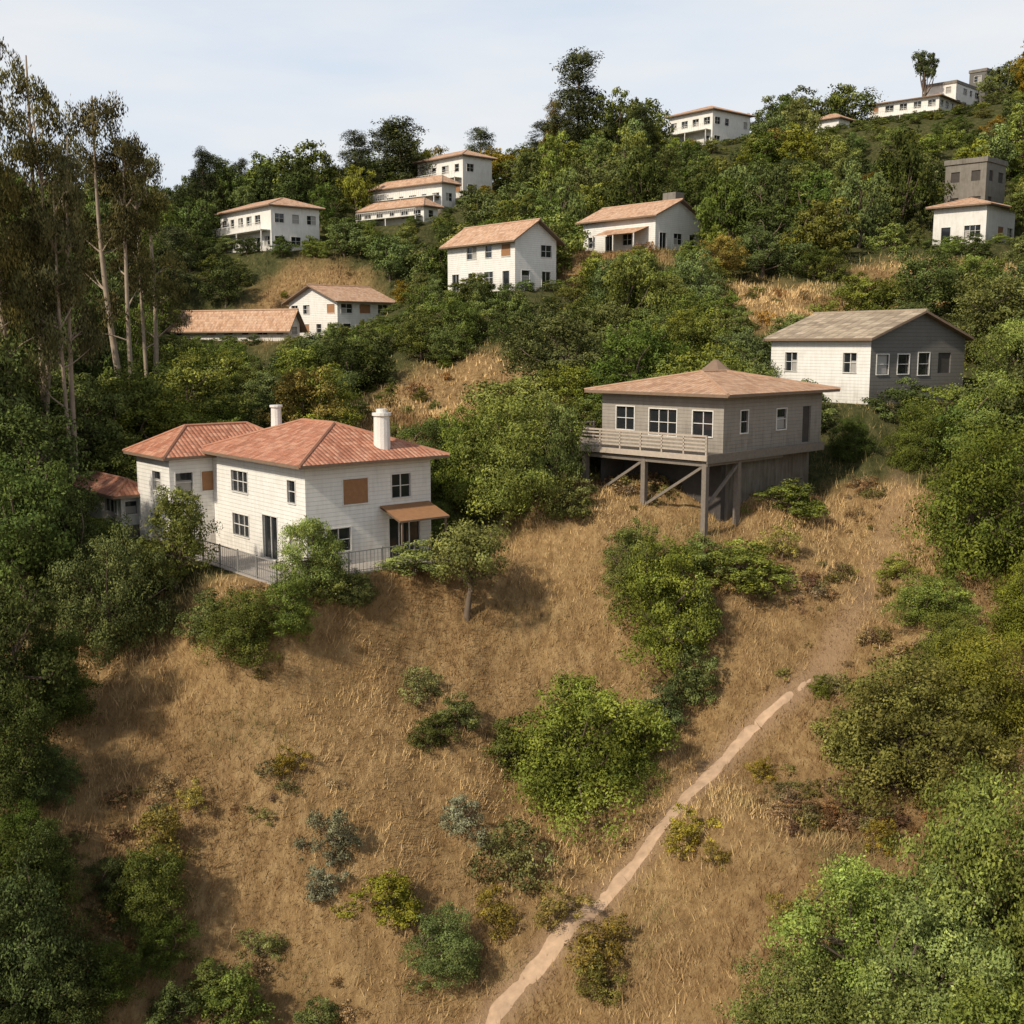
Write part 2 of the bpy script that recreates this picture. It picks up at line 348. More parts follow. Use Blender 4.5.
# ---- stilt house
e=empty('stilt_house',(SX,SY,SZ),B2)
Wd,L,Ht=10.1,8.5,3.0
wins=[('L',.7,.85,1.3,1.35,'win'),('L',3.1,.75,1.9,1.45,'win'),('L',6.1,.95,1.3,1.3,'win'),('R',1.6,1.0,.7,1.2,'win'),('R',5.2,1.0,1.0,1.15,'win'),('R',8.0,.1,.9,2.1,'void')]
block(e,Wd,L,Ht,wins,GREY,'hip',BROWN,1.05,.75,found=False)
c=MB(); c.box((-1.7,-.15,-.32),(Wd+.1,L+3.2,-.01),0); c.box((-1.75,-.2,-.3),(-1.7,L+3.2,.0),1); c.box((-1.7,-.22,-.45),(Wd+.1,-.16,.03),0)
c.obj('deck',[WOOD,WOODL],e)
c=MB()
a,b_=Vector((-1.65,-.1,0)),Vector((-1.65,L+3.1,0))
for k,h in enumerate((.22,.42,.62,.82,1.0)): c.beam(a+Vector((0,0,h)),b_+Vector((0,0,h)),.06 if h<1 else .07,0)
for i in range(9): p=a.lerp(b_,i/8); c.beam(p,p+Vector((0,0,1.05)),.06,0)
for h in (.25,.5,.75,1.0): c.beam((-1.65,L+3.1,h),(3,L+3.1,h),.05,0)
for q in range(4): c.beam((-1.65+q*1.5,L+3.1,0),(-1.65+q*1.5,L+3.1,1.05),.06,0)
c.obj('deck_railing',[WOODL],e)
c=MB()
def gz(lx,ly):
    cb,sb=math.cos(B2),math.sin(B2); return H1(SX+lx*cb-ly*sb,SY+lx*sb+ly*cb)-SZ
posts=[(-1.4,.1),(-1.4,4.2),(-1.4,L),(1.6,.1),(1.0,4.2),(-1.4,L+2.9)]
for (px,py) in posts: c.beam((px,py,gz(px,py)-.6),(px,py,-.3),.20,0)
c.beam((-1.4,-.1,-.5),(-1.4,L+3,-.5),.17,0); c.beam((-1.4,.1,-.5),(6,.1,-.5),.17,0); c.beam((-1.4,4.2,-.5),(6,4.2,-.5),.15,0)
c.beam((-1.4,4.2,-3.1),(-1.4,.2,-.6),.10,0);c.beam((-1.4,8.3,-3.1),(-1.4,4.3,-.6),.10,0);c.beam((-1.4,.1,-2.9),(1.6,.1,-.7),.1,0)
c.obj('stilts',[WOOD],e)
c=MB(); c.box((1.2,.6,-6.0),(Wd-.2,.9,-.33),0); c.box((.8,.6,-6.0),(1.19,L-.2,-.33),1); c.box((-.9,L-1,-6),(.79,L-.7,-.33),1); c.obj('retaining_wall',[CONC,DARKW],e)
c=MB(); c.beam((8.6,6.6,3.9),(8.6,6.6,4.85),1.3,0,8,.12); c.obj('roof_cupola',[SOFF],e)
# ---- white/grey house
e=empty('white_and_grey_house',(TX,TY,TZ),B3)
wins=[('L',1.2,2.1,1.2,1.3,'win'),('L',6.8,2.1,1.2,1.3,'win'),('R',.6,2.0,1.1,1.3,'win'),('R',2.6,2.0,1.1,1.3,'win'),('R',4.6,1.9,1.1,1.5,'win'),('R',6.6,2.0,1.3,1.4,'void')]
block(e,9.3,9.5,4.4,wins,WHITE,'gY',SLATE,1.7,.5,wmR=DKGREY)
# ---------------------------------------------------------------- terrain mesh
def axis(pts):
    out=[pts[0][0]]
    for (a,st),(b_,_) in zip(pts[:-1],pts[1:]):
        k=max(1,int(round((b_-a)/st))); out+=list(a+(b_-a)*(np.arange(1,k+1)/k))
    return np.array(out)
ax=axis([(-3000,550),(-800,110),(-250,12),(-120,2.5),(-42,.4),(42,1.6),(130,12),(260,110),(800,550),(3000,0)])
ay=axis([(-1500,350),(-100,12),(10,1.2),(30,.35),(78,.8),(150,1.8),(250,8),(400,100),(1000,500),(4000,0)])
GX,GY=np.meshgrid(ax,ay); GZ=H(GX,GY)
FX=[-40,-25,-20,-12,-5,-2,3,20,23,27,32];FY=[38,48,55,56,57,62,65,66,66,54,44]
DRY=[W(450,385,89)[:2]+(8,17),W(310,275,150)[:2]+(9,14),W(785,300,106)[:2]+(6,14),W(965,275,113)[:2]+(11,11),W(890,300,105)[:2]+(5,6),W(405,420,80)[:2]+(4,6),W(610,265,128)[:2]+(7,7)]
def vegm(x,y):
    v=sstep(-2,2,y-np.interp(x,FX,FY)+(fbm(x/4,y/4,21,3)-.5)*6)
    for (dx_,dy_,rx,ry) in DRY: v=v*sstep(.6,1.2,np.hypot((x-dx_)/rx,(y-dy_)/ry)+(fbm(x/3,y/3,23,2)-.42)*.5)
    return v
PATH=[(470,1060),(500,1010),(545,960),(590,915),(632,868),(660,830),(700,785),(745,735),(800,688),(835,650),(865,600),(885,550),(895,505),(905,470)]
PW=[ground_at(u,v)[:2] for u,v in PATH]
def cat(P,k=10):
    P=[P[0]]+P+[P[-1]];o=[]
    for i in range(1,len(P)-2):
        p0,p1,p2,p3=map(np.array,P[i-1:i+3])
        for t in np.arange(k)/k: o.append(.5*((2*p1)+(-p0+p2)*t+(2*p0-5*p1+4*p2-p3)*t*t+(-p0+3*p1-3*p2+p3)*t**3))
    o.append(np.array(P[-2])); return np.array(o)
PC=cat(PW); NP=len(PC)
pfade=1-sstep(.58,.85,np.arange(NP)/NP)*.6      # trail strength along its length
def pdist(x,y):
    d=np.full(x.shape,1e9); f=np.zeros(x.shape)
    for i in range(0,NP,2):
        q=np.hypot(x-PC[i,0],y-PC[i,1]); f=np.where(q<d,pfade[i],f); d=np.minimum(d,q)
    return d,f
def quads_mesh(name,V,Q,mats,mi=None,col=None,smooth=False,cname='Col'):
    me=bpy.data.meshes.new(name); k=Q.shape[1]; nq=len(Q)
    me.vertices.add(len(V)); me.vertices.foreach_set('co',np.ascontiguousarray(V,dtype=np.float32).ravel())
    me.loops.add(nq*k); me.loops.foreach_set('vertex_index',np.ascontiguousarray(Q,dtype=np.int32).ravel())
    me.polygons.add(nq); me.polygons.foreach_set('loop_start',np.arange(0,nq*k,k,dtype=np.int32))
    for m in mats: me.materials.append(m)
    if mi is not None: me.polygons.foreach_set('material_index',np.asarray(mi,dtype=np.int32))
    if smooth: me.polygons.foreach_set('use_smooth',np.ones(nq,dtype=bool))
    if col is not None:
        a=me.attributes.new(cname,'FLOAT_COLOR','POINT'); c4=np.ones((len(V),4),dtype=np.float32); c4[:,:col.shape[1]]=col; a.data.foreach_set('color',c4.ravel())
    me.update(calc_edges=True); me.validate(); return me
def addobj(name,me,loc=(0,0,0)):
    o=bpy.data.objects.new(name,me); sc.collection.objects.link(o); o.location=loc; return o
ny,nx=GX.shape; idx=np.arange(ny*nx).reshape(ny,nx)
Q=np.stack([idx[:-1,:-1],idx[:-1,1:],idx[1:,1:],idx[1:,:-1]],-1).reshape(-1,4)
V=np.stack([GX,GY,GZ],-1).reshape(-1,3)
veg=vegm(V[:,0],V[:,1]); pd,pf=pdist(V[:,0],V[:,1])
GM,nt,b=diffmat('hillside_ground')
at=N(nt,'ShaderNodeAttribute',{'attribute_name':'Col'}); sp=N(nt,'ShaderNodeSeparateColor',{},{0:at.outputs[0]})
tc=N(nt,'ShaderNodeTexCoord').outputs['Object']
mp=N(nt,'ShaderNodeMapping',{},{'Vector':tc,'Scale':(1,.5,.5)}).outputs[0]
n1=noise(nt,tc,.22,5,.65); n2=noise(nt,mp,2.0,7,.78)
dry=ramp(nt,n2,[(.28,(.12,.075,.034)),(.45,(.29,.18,.08)),(.58,(.41,.27,.125)),(.74,(.52,.365,.185))])
dry=mixc(nt,M(nt,'MULTIPLY',M(nt,'SUBTRACT',n1,.44),2.4),dry,(.20,.125,.055))
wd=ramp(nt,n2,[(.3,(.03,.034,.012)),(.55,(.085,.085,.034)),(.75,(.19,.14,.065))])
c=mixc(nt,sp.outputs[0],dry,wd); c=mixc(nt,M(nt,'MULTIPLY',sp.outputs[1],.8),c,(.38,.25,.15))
nt.links.new(c,b.inputs['Color']); nt.links.new(bump(nt,n2,1.0,.35),b.inputs['Normal'])
addobj('hillside_terrain',quads_mesh('hillside_terrain',V,Q,[GM],col=np.stack([veg,sstep(1.3,.3,pd)*pf,veg*0],1),smooth=True))
K=int(NP*.74); PR_=PC[:K]; d=np.gradient(PR_,axis=0); nn=np.stack([-d[:,1],d[:,0]],1); nn/=np.linalg.norm(nn,axis=1)[:,None]
ks=np.linspace(-1,1,7); pv=[]
for i,p in enumerate(PR_):
    wdt=(.50+.30*(float(vnoise(np.array([i*.37]),np.array([.5]),5)[0])-.5))*(1-.6*float(sstep(.5,1,i/K)))
    for k in ks:
        q=p+nn[i]*k*wdt; pv.append((q[0],q[1],0))
pv=np.array(pv); pv[:,2]=H(pv[:,0],pv[:,1])+.04-.10*np.abs(np.tile(ks,K))**3-np.repeat(sstep(.75,1,np.arange(K)/K)*.12,7)
ii=np.arange(K*7).reshape(-1,7); pq=np.stack([ii[:-1,:-1],ii[:-1,1:],ii[1:,1:],ii[1:,:-1]],-1).reshape(-1,4)
addobj('dirt_path',quads_mesh('dirt_path',pv,pq,[plain('path_dirt',(.43,.295,.19),.95,.1,.5,2.2)],smooth=True))
# ---------------------------------------------------------------- dry grass
GR,nt,b=diffmat('dry_grass_blades'); at=N(nt,'ShaderNodeAttribute',{'attribute_name':'Col'}).outputs[0]
nt.links.new(at,b.inputs['Color'])
NT=26000; tx=RG.uniform(-34,34,NT); ty=RG.uniform(29,80,NT); tr_=RG.gamma(2.2,.14,NT)+.08; th_=RG.lognormal(0,.4,NT)
ti=RG.choice(NT,400000,p=(tr_**1.5)/(tr_**1.5).sum()); NG=len(ti)
x=tx[ti]+RG.normal(0,1,NG)*tr_[ti]; y=ty[ti]+RG.normal(0,1,NG)*tr_[ti]
fx=[];fy=[]
for (dx_,dy_,rx,ry) in DRY:
    k=9000; fx.append(dx_+RG.uniform(-1.3,1.3,k)*rx); fy.append(dy_+RG.uniform(-1.3,1.3,k)*ry)
fx=np.concatenate(fx);fy=np.concatenate(fy); x=np.concatenate([x,fx]);y=np.concatenate([y,fy]); far_=np.concatenate([np.ones(NG),np.full(len(fx),1.8)]); thh=np.concatenate([th_[ti],np.ones(len(fx))]); tj=np.concatenate([ti,RG.integers(0,NT,len(fx))]); NG=len(x)
pm=np.zeros(NG)
for p in PADS: pm=np.maximum(pm,padmask((*p[:8],.3,.8),x,y))
vg=vegm(x,y); dn=fbm(x/3,y/3,31,3); pdg,pfg=pdist(x,y)
keep=(np.abs(x)<.5*y+4)&(pm<.5)&((pdg>.34+.5*RG.random(NG))|(RG.random(NG)>pfg*.97+.02))&(RG.random(NG)<(1-.8*vg))&(RG.random(NG)<.1+1.6*dn)
x=x[keep];y=y[keep];vg=vg[keep];th=thh[keep]; tid=tj[keep]; fa=far_[keep]; m_=len(x)
z=H(x,y); eps=.4; gx=(H(x+eps,y)-z)/eps; gy=(H(x,y+eps)-z)/eps
ln=RG.uniform(.12,.38,m_)*(.5+1.2*fbm(x/5,y/5,41,2))*th*fa; az=RG.uniform(0,2*np.pi,m_)
lean=RG.uniform(.1,.9,m_)
dx_=np.cos(az)*lean-gx*.35; dy_=np.sin(az)*lean-gy*.35; dz_=np.ones(m_)
nl=np.sqrt(dx_**2+dy_**2+dz_**2); tip=np.stack([x+dx_/nl*ln,y+dy_/nl*ln,z+dz_/nl*ln],1)
w2=RG.uniform(.010,.024,m_)*fa**2; pa=az+np.pi/2+RG.uniform(-1,1,m_)
bA=np.stack([x+np.cos(pa)*w2,y+np.sin(pa)*w2,z-.03],1); bB=np.stack([x-np.cos(pa)*w2,y-np.sin(pa)*w2,z-.03],1)
V=np.stack([bA,bB,tip],1).reshape(-1,3); Q=np.arange(m_*3).reshape(-1,3)
gn=np.clip((fbm(x/7+.3*y/7,y/9,51,5)-.5)*4.0+.55+RG.normal(0,.1,m_)+(RG.normal(0,.2,NT))[tid],0,1)[:,None]; gr=sstep(.56,.76,fbm(x/4,y/4,61,3)+RG.normal(0,.05,m_))[:,None]
cA=np.array([.235,.14,.062]);cB=np.array([.63,.435,.205]);cG=np.array([.155,.17,.058])
cc=(cA*(1-gn)+cB*gn); cc=cc*(1-.7*gr)+cG*.7*gr; cc=cc*(1-.5*vg[:,None])+cG*.5*vg[:,None]; cc=cc*RG.uniform(.75,1.25,m_)[:,None]
addobj('dry_grass',quads_mesh('dry_grass',V,Q,[GR],col=np.repeat(cc,3,0)))
# ---------------------------------------------------------------- foliage
def leafmat(name):
    m,nt,b=diffmat(name); at=N(nt,'ShaderNodeAttribute',{'attribute_name':'Col'}).outputs[0]
    oi=N(nt,'ShaderNodeObjectInfo'); c=mixc(nt,1.0,at,oi.outputs['Color'],'MULTIPLY')
    r2=M(nt,'FRACT',M(nt,'MULTIPLY',oi.outputs['Random'],7.31))
    hs_=N(nt,'ShaderNodeHueSaturation',{},{'Hue':M(nt,'ADD',.474,M(nt,'MULTIPLY',oi.outputs['Random'],.028)),'Saturation':M(nt,'ADD',.84,M(nt,'MULTIPLY',r2,.2)),'Value':M(nt,'ADD',.8,M(nt,'MULTIPLY',oi.outputs['Random'],.5)),'Color':c})
    nt.links.new(hs_.outputs[0],b.inputs['Color'])
    return m
LEAF=leafmat('leaves'); BARK=plain('bark',(.14,.105,.075),.9,.1,.4,3); EBARK=plain('eucalyptus_bark',(.32,.25,.18),.8,.15,.45,1.5)
def tube(path,radii,k=6):
    path=np.array(path,float); V=[];Q=[]
    for i,p in enumerate(path):
        d=path[min(i+1,len(path)-1)]-path[max(i-1,0)]; d/=np.linalg.norm(d)+1e-9
        t=np.cross(d,[.3,.9,.1]); t/=np.linalg.norm(t)+1e-9; b_=np.cross(d,t)
        for j in range(k):
            a=2*np.pi*j/k; V.append(p+(t*np.cos(a)+b_*np.sin(a))*radii[i])
    for i in range(len(path)-1):
        for j in range(k): Q.append((i*k+j,i*k+(j+1)%k,(i+1)*k+(j+1)%k,(i+1)*k+j))
    return np.array(V),np.array(Q)
def limb(a,b_,r0,r1,r,bend=.12,n_=6):
    a=np.array(a,float);b_=np.array(b_,float);L_=np.linalg.norm(b_-a)
    o=r.normal(0,bend*L_,3); ts=np.linspace(0,1,n_)
    return [a*(1-t)+b_*t+o*math.sin(math.pi*t) for t in ts],[r0*(1-t)+r1*t for t in ts]
def foliage(name,blobs,nleaf,leaf,limbs,r,base=(.084,.118,.032),sub=8,sig=.30,bark=BARK,droop=0,asp=.5,huev=.4,loosef=.14):
    blobs=np.array(blobs,float); wts=blobs[:,3]*blobs[:,4]+blobs[:,3]*blobs[:,5]; wts/=wts.sum()
    bi=r.choice(len(blobs),nleaf,p=wts)
    sd=r.normal(size=(len(blobs),sub,3)); sd/=np.linalg.norm(sd,axis=2)[:,:,None]; sd[:,:,2]=np.where(r.random((len(blobs),sub))<.6,np.abs(sd[:,:,2]),sd[:,:,2])
    si=r.integers(0,sub,nleaf); dirs=sd[bi,si]*r.uniform(.5,1.15,(len(blobs),sub))[bi,si][:,None]
    off=r.normal(size=(nleaf,3)); off/=np.linalg.norm(off,axis=1)[:,None]; off*=(r.random(nleaf)**.45*sig*1.6)[:,None]
    loose=r.random(nleaf)<loosef; dd=r.normal(size=(nleaf,3)); dd/=np.linalg.norm(dd,axis=1)[:,None]
    loc=np.where(loose[:,None],dd*r.uniform(.5,1.3,nleaf)[:,None],dirs+off)
    if droop: loc[:,2]-=droop*np.linalg.norm(off,axis=1)
    P=blobs[bi,:3]+loc*blobs[bi,3:6]
    nrm=off/np.linalg.norm(off,axis=1)[:,None]*.8+dirs*.8+r.normal(0,.5,(nleaf,3)); nrm/=np.linalg.norm(nrm,axis=1)[:,None]
    t=np.cross(nrm,r.normal(size=(nleaf,3))); t/=np.linalg.norm(t,axis=1)[:,None]
    if droop: t=t*.5+np.array([0,0,-1])*.8; t/=np.linalg.norm(t,axis=1)[:,None]
    b_=np.cross(nrm,t); s=leaf*r.uniform(.6,1.35,nleaf)
    V=np.stack([P+t*(s/2)[:,None],P+b_*(s*asp/2)[:,None],P-t*(s/2)[:,None],P-b_*(s*asp/2)[:,None]],1).reshape(-1,3)
    Q=np.arange(nleaf*4).reshape(-1,4)
    cv=r.uniform(.6,1.45,(len(blobs),sub))[bi,si]*r.uniform(.75,1.3,len(blobs))[bi]*r.uniform(.75,1.25,nleaf); hv=r.uniform(0,1,(len(blobs),sub))[bi,si]*huev+r.uniform(0,.35,nleaf)
    base=np.array(base); c=base*cv[:,None]; c=c*(1+np.array([.55,.2,-.1])*hv[:,None])
    col=[np.repeat(c,4,0)]; Vs=[V];Qs=[Q];mi=[np.zeros(len(Q))]; o=len(V)
    for pth,rd in limbs:
        v,q=tube(pth,rd); Vs.append(v);Qs.append(q+o);mi.append(np.ones(len(q)));o+=len(v); col.append(np.ones((len(v),3))*.2)
    return quads_mesh(name,np.concatenate(Vs),np.concatenate(Qs),[LEAF,bark],np.concatenate(mi),np.concatenate(col))
def mk_round(name,seed,w,h,nb,nleaf,leaf,lo=.12,tr=.035,**k):
    r=np.random.default_rng(seed); bl=[];lm=[]
    lean=r.normal(0,.06*w,2); top=np.array([lean[0],lean[1],h*max(.45,lo+.15)]); 
    lm.append(limb((0,0,-.6),top,tr*h,.02*h,r,.05))
    ph=r.uniform(0,6.28,3); am=r.uniform(.08,.24,3)
    for i in range(nb):
        a=2*np.pi*(i*.618+r.random()*.2); f=((i+.5)/nb)
        irr=1+am[0]*math.sin(a+ph[0])+am[1]*math.sin(2*a+ph[1])+am[2]*math.sin(3*a+ph[2])
        zz=h*(lo+.12+(1-lo-.22)*f)*r.uniform(.84,1.08); prof=math.sqrt(max(.06,1-((f-.38)/.68)**2)); rr=w*.5*prof*r.uniform(.40,.88)*irr
        if i%4==3: rr*=.35
        br=w*r.uniform(.085,.21)*(1.1-.35*f); p=np.array([rr*math.cos(a),rr*math.sin(a),zz]); bl.append((*p,br*r.uniform(.9,1.3),br*r.uniform(.9,1.3),br*r.uniform(.6,1.0)))
        if i%2==0: lm.append(limb(np.array([lean[0]*.5,lean[1]*.5,h*r.uniform(max(.12,lo*.6),max(.4,lo))]),p,.014*h,.004*h,r))
    return foliage(name,bl,nleaf,leaf,lm,r,**k)
def mk_euc(name,seed,h=26,nleaf=19000):
    r=np.random.default_rng(seed);bl=[];lm=[]
    for s in range(2):
        lean=np.array([r.normal(0,1.3),r.normal(0,1),0]); top=np.array([0,0,h*(.97-.12*s)])+lean+np.array([(s*2-1)*.8,0,0])
        pth,rd=limb((s*.5,0,-1),top,.32-.08*s,.06,r,.022,10); lm.append((pth,rd)); pth=np.array(pth)
        for i in range(17):
            f=r.uniform(.5,1.0) if i>1 else r.uniform(.35,.5); p0=pth[int(f*9)]; ro=(1.2-f)*r.uniform(1.2,3.6)+.3; a=r.uniform(0,6.28)
            p=p0+np.array([ro*math.cos(a),ro*math.sin(a),r.uniform(.3,2.2)]); bl.append((*p,r.uniform(.75,1.35),r.uniform(.75,1.35),r.uniform(.8,1.7)))
            lm.append(limb(p0,p,.08,.02,r,.08))
    return foliage(name,bl,nleaf,.28,lm,r,base=(.080,.088,.036),sub=7,sig=.34,bark=EBARK,droop=.45,asp=.38)
def mk_pine(name,seed,h=14,w=7,nleaf=14000,con=1.0):
    r=np.random.default_rng(seed);bl=[];lm=[limb((0,0,-1),(0,0,h*.97),.2,.04,r,.01,8)]
    for i in range(60):
        f=1-r.random()**.8*.86; rad=w*.5*((1-f)**.6*con+(1-con)*.6)*r.uniform(.25,1.0)+.1; a=r.uniform(0,6.28); p=np.array([rad*math.cos(a),rad*math.sin(a),h*f])
        bl.append((*p,w*.15,w*.15,w*.12))
        if i%3==0: lm.append(limb((0,0,h*f-.3),p,.05,.02,r,.03,3))
    return foliage(name,bl,nleaf,.30,lm,r,base=(.050,.066,.030),sub=6,sig=.4,asp=.35,loosef=.25)
PR={}
PR['oak']=[(mk_round('oak_foliage%d'%i,100+i,6.4,6.0,26,7000,.28,lo=.06),6.4,6.0) for i in range(6)]
PR['mid']=[(mk_round('oak_foliage_m%d'%i,150+i,6.4,6.0,34,15000,.19,lo=.04),6.4,6.0) for i in range(4)]
PR['shrub']=[(mk_round('shrub_foliage%d'%i,200+i,3.0,2.5,20,8000,.115,lo=-.08,base=(.090,.125,.034)),3.0,2.5) for i in range(4)]
PR['big']=[(mk_round('bush_foliage%d'%i,300+i,6.5,5.4,54,36000,.135,lo=-.08,base=(.084,.12,.030)),6.5,5.4) for i in range(4)]
PR['small']=[(mk_round('small_tree_foliage',400,4.2,4.4,30,11000,.125,lo=.50,tr=.045,base=(.095,.13,.034)),4.2,4.4)]
PR['sage']=[(mk_round('sage_foliage',410,2.0,1.5,16,6000,.08,lo=-.1,base=(.17,.18,.105),huev=.1),2.0,1.5)]
PR['wisp']=[(mk_round('wispy_foliage%d'%i,420+i,2.6,1.8,14,3600,.10,lo=0,base=(.11,.125,.045)),2.6,1.8) for i in range(3)]
PR['scrub']=[(mk_round('dry_scrub_foliage%d'%i,440+i,1.2,.6,9,1100,.07,lo=-.1,base=(.17,.13,.062),huev=.2),1.2,.6) for i in range(3)]
PR['euc']=[(mk_euc('eucalyptus_foliage%d'%i,500+i),9,26) for i in range(4)]
PR['pine']=[(mk_pine('pine_foliage%d'%i,600+i,14,7,14000,.9-.3*i),7,14) for i in range(2)]
PR['loll']=[(mk_round('lone_tree_foliage',700,4.2,8,14,7000,.2,lo=.55,tr=.02,base=(.045,.06,.028)),4.2,8)]
NAME={'oak':'oak_tree','mid':'oak_tree','shrub':'shrub','big':'large_bush','small':'small_tree','sage':'sagebrush','wisp':'wispy_shrub','euc':'eucalyptus_tree','pine':'pine_tree','loll':'lone_tree','scrub':'scrub_tuft'}
def plant(kind,x,y,w,h,tint=(1,1,1),parent=None,sink=.1,z=None):
    me,pw,ph=random.choice(PR[kind]); o=bpy.data.objects.new(NAME[kind],me); sc.collection.objects.link(o)
    o.location=(x,y,(H1(x,y) if z is None else z)-sink); s=w/pw; o.scale=(s*random.uniform(.92,1.08),s*random.uniform(.92,1.08),h/ph); o.rotation_euler=(0,0,random.uniform(0,6.28)); 
    j=random.uniform(.9,1.1); o.color=(tint[0]*j,tint[1]*j,tint[2]*j,1)
    if parent: o.parent=parent
    return o
D_=(.6,.65,.62);M_=(1.0,1.0,.9);L_T=(1.35,1.3,.95);Y_=(1.7,1.4,.75);S_=(1,1,1);O_=(1.5,1.25,.7);BR=(1.8,1.1,.6);V_=(1.45,1.5,1.05)
VEG=[('mid',30,600,130,150,D_),('big',70,590,100,110,D_),('big',115,655,105,130,M_),('mid',180,585,85,105,L_T),('mid',15,720,110,150,D_),('big',60,720,90,90,D_),('big',10,800,110,120,D_),('big',50,800,60,60,D_),
('big',315,592,76,82,L_T),('shrub',205,640,60,48,M_),('big',245,660,90,70,M_),('big',290,640,70,60,M_),('shrub',330,600,50,40,L_T),('big',355,605,50,35,M_),('mid',30,520,120,120,D_),('shrub',150,600,50,50,D_),
('big',15,960,120,130,D_),('big',60,1030,110,90,D_),('big',150,925,100,80,M_),('big',165,965,60,50,D_),('wisp',160,860,70,55,Y_),('wisp',195,810,40,30,Y_),('sage',335,862,56,50,S_),('sage',322,900,45,34,S_),('shrub',390,920,75,50,Y_),('big',442,975,80,70,M_),('sage',460,832,50,38,S_),
('shrub',430,745,50,36,M_),('shrub',458,730,50,36,M_),('wisp',420,700,60,36,L_T),('wisp',515,880,95,65,M_),('wisp',490,930,60,45,Y_),('big',578,800,150,135,L_T),('shrub',510,770,65,50,M_),('big',630,780,80,75,M_),('shrub',660,735,60,50,D_),('shrub',690,710,60,60,M_),
('big',665,655,125,120,L_T),('big',632,600,80,80,L_T),('shrub',700,640,60,60,M_),('shrub',740,585,100,45,L_T),('shrub',700,570,60,36,M_),('wisp',780,560,50,40,Y_),('shrub',790,515,80,36,M_),
('wisp',605,965,80,50,Y_),('wisp',600,995,60,40,L_T),('wisp',690,850,60,45,Y_),('wisp',715,870,40,26,Y_),('wisp',850,915,90,45,Y_),('wisp',790,930,60,35,Y_),('shrub',235,1030,75,60,M_),('shrub',175,1030,60,45,D_),('shrub',320,1040,60,40,M_),('big',115,900,50,50,D_),('big',110,1000,70,60,D_),('big',45,900,80,80,D_),('big',25,860,70,60,D_),
('big',900,790,180,140,O_),('big',975,740,120,110,O_),('big',950,680,90,70,L_T),('shrub',855,765,80,60,O_),('shrub',820,695,30,20,L_T),('big',930,625,85,50,L_T),('big',985,575,160,150,M_),('big',1030,640,90,90,L_T),('big',1010,480,120,110,M_),('shrub',895,578,40,25,Y_),('big',915,470,70,70,M_),('big',1015,400,100,90,L_T),
('big',520,515,120,115,L_T),('big',470,505,90,100,M_),('mid',560,500,60,100,M_),('shrub',568,520,60,50,L_T),('big',440,490,90,80,D_),('shrub',415,575,80,34,L_T),('small',466,622,96,108,L_T),('big',435,545,55,45,M_),('big',850,460,50,45,D_),('wisp',290,770,40,26,Y_),('wisp',880,850,50,35,Y_),('wisp',760,780,40,25,Y_),('wisp',560,920,60,36,Y_),('shrub',210,1000,60,40,M_),('wisp',260,960,50,30,M_)]
for k,u,v,w,h,t in VEG:
    x,y,z,D=ground_at(u,v); plant(k,x,y,w/F*D,h/F*D,t)
for x,y,w,h,t in [(13.8,31.5,5.5,6.6,V_),(10.2,28.0,5,4.6,V_),(12.5,27,5,4.8,V_),(8.4,31,4.5,3.8,V_),(6.4,31.0,3.6,2.9,V_),(4.9,31.6,3.0,2.0,V_),(16,30,5,7,V_),(10.6,32.0,4.6,4.4,V_),(11.8,30.0,5,5.0,V_),(-14.5,32,5,4.5,D_),(-17,36,5,6,D_)]:
    plant('big',x,y,w,h,t)
ET=(.95,.9,.8)
for u,v,D,w,h in [(76,470,72,6.5,24),(48,475,74,7.5,27),(20,480,70,7,25.5),(-12,480,66,7,26),(128,400,92,9,26),(154,400,96,8,23)]:
    x,y,z=W(u,v,D); plant('euc',x,y,w,h,ET)
for k,u,v,D,w,h in [('pine',578,170,205,14,20),('pine',400,180,200,13,15),('pine',388,180,202,11,13),('pine',355,185,200,9,12),('pine',480,170,208,8,10),('pine',218,210,200,9,10),('pine',243,205,205,5,9),('loll',922,110,236,6.5,18),('oak',845,120,225,13,11),('oak',790,125,222,12,11),('oak',640,150,212,13,12),('oak',610,160,205,10,12),('oak',305,210,198,12,11),('oak',265,212,202,9,9),('pine',545,170,212,9,9),('oak',760,130,225,9,9),('oak',1010,110,218,10,10),('oak',1035,100,222,12,12)]:
    x,y,z=W(u,v,D); plant(k,x,y,w,h,M_ if k=='oak' else (1,1,1))
# low dry scrub over the open slope
scr=empty('dry_scrub'); q=0
while q<330:
    x=RG.uniform(-26,28); y=RG.uniform(36,72)
    if abs(x)>.46*y or float(vegm(np.array([x]),np.array([y]))[0])>.6: continue
    if float(fbm(np.array([x/6]),np.array([y/6]),77,2)[0])<.34+.16*RG.random()+(.06 if x>0 else 0): continue
    if float(pdist(np.array([x]),np.array([y]))[0][0])<1.0 or max(float(padmask((*p[:8],.4,.6),np.array([x]),np.array([y]))[0]) for p in PADS)>.3: continue
    t=random.choice([(1,1,1),(.75,.65,.6),(1.4,1.3,1.1),(.8,1.0,.6),(.65,.85,.5)]); s=random.uniform(.4,1.5)
    plant('scrub',x,y,s,s*random.uniform(.35,.6),t,scr,.05); q+=1
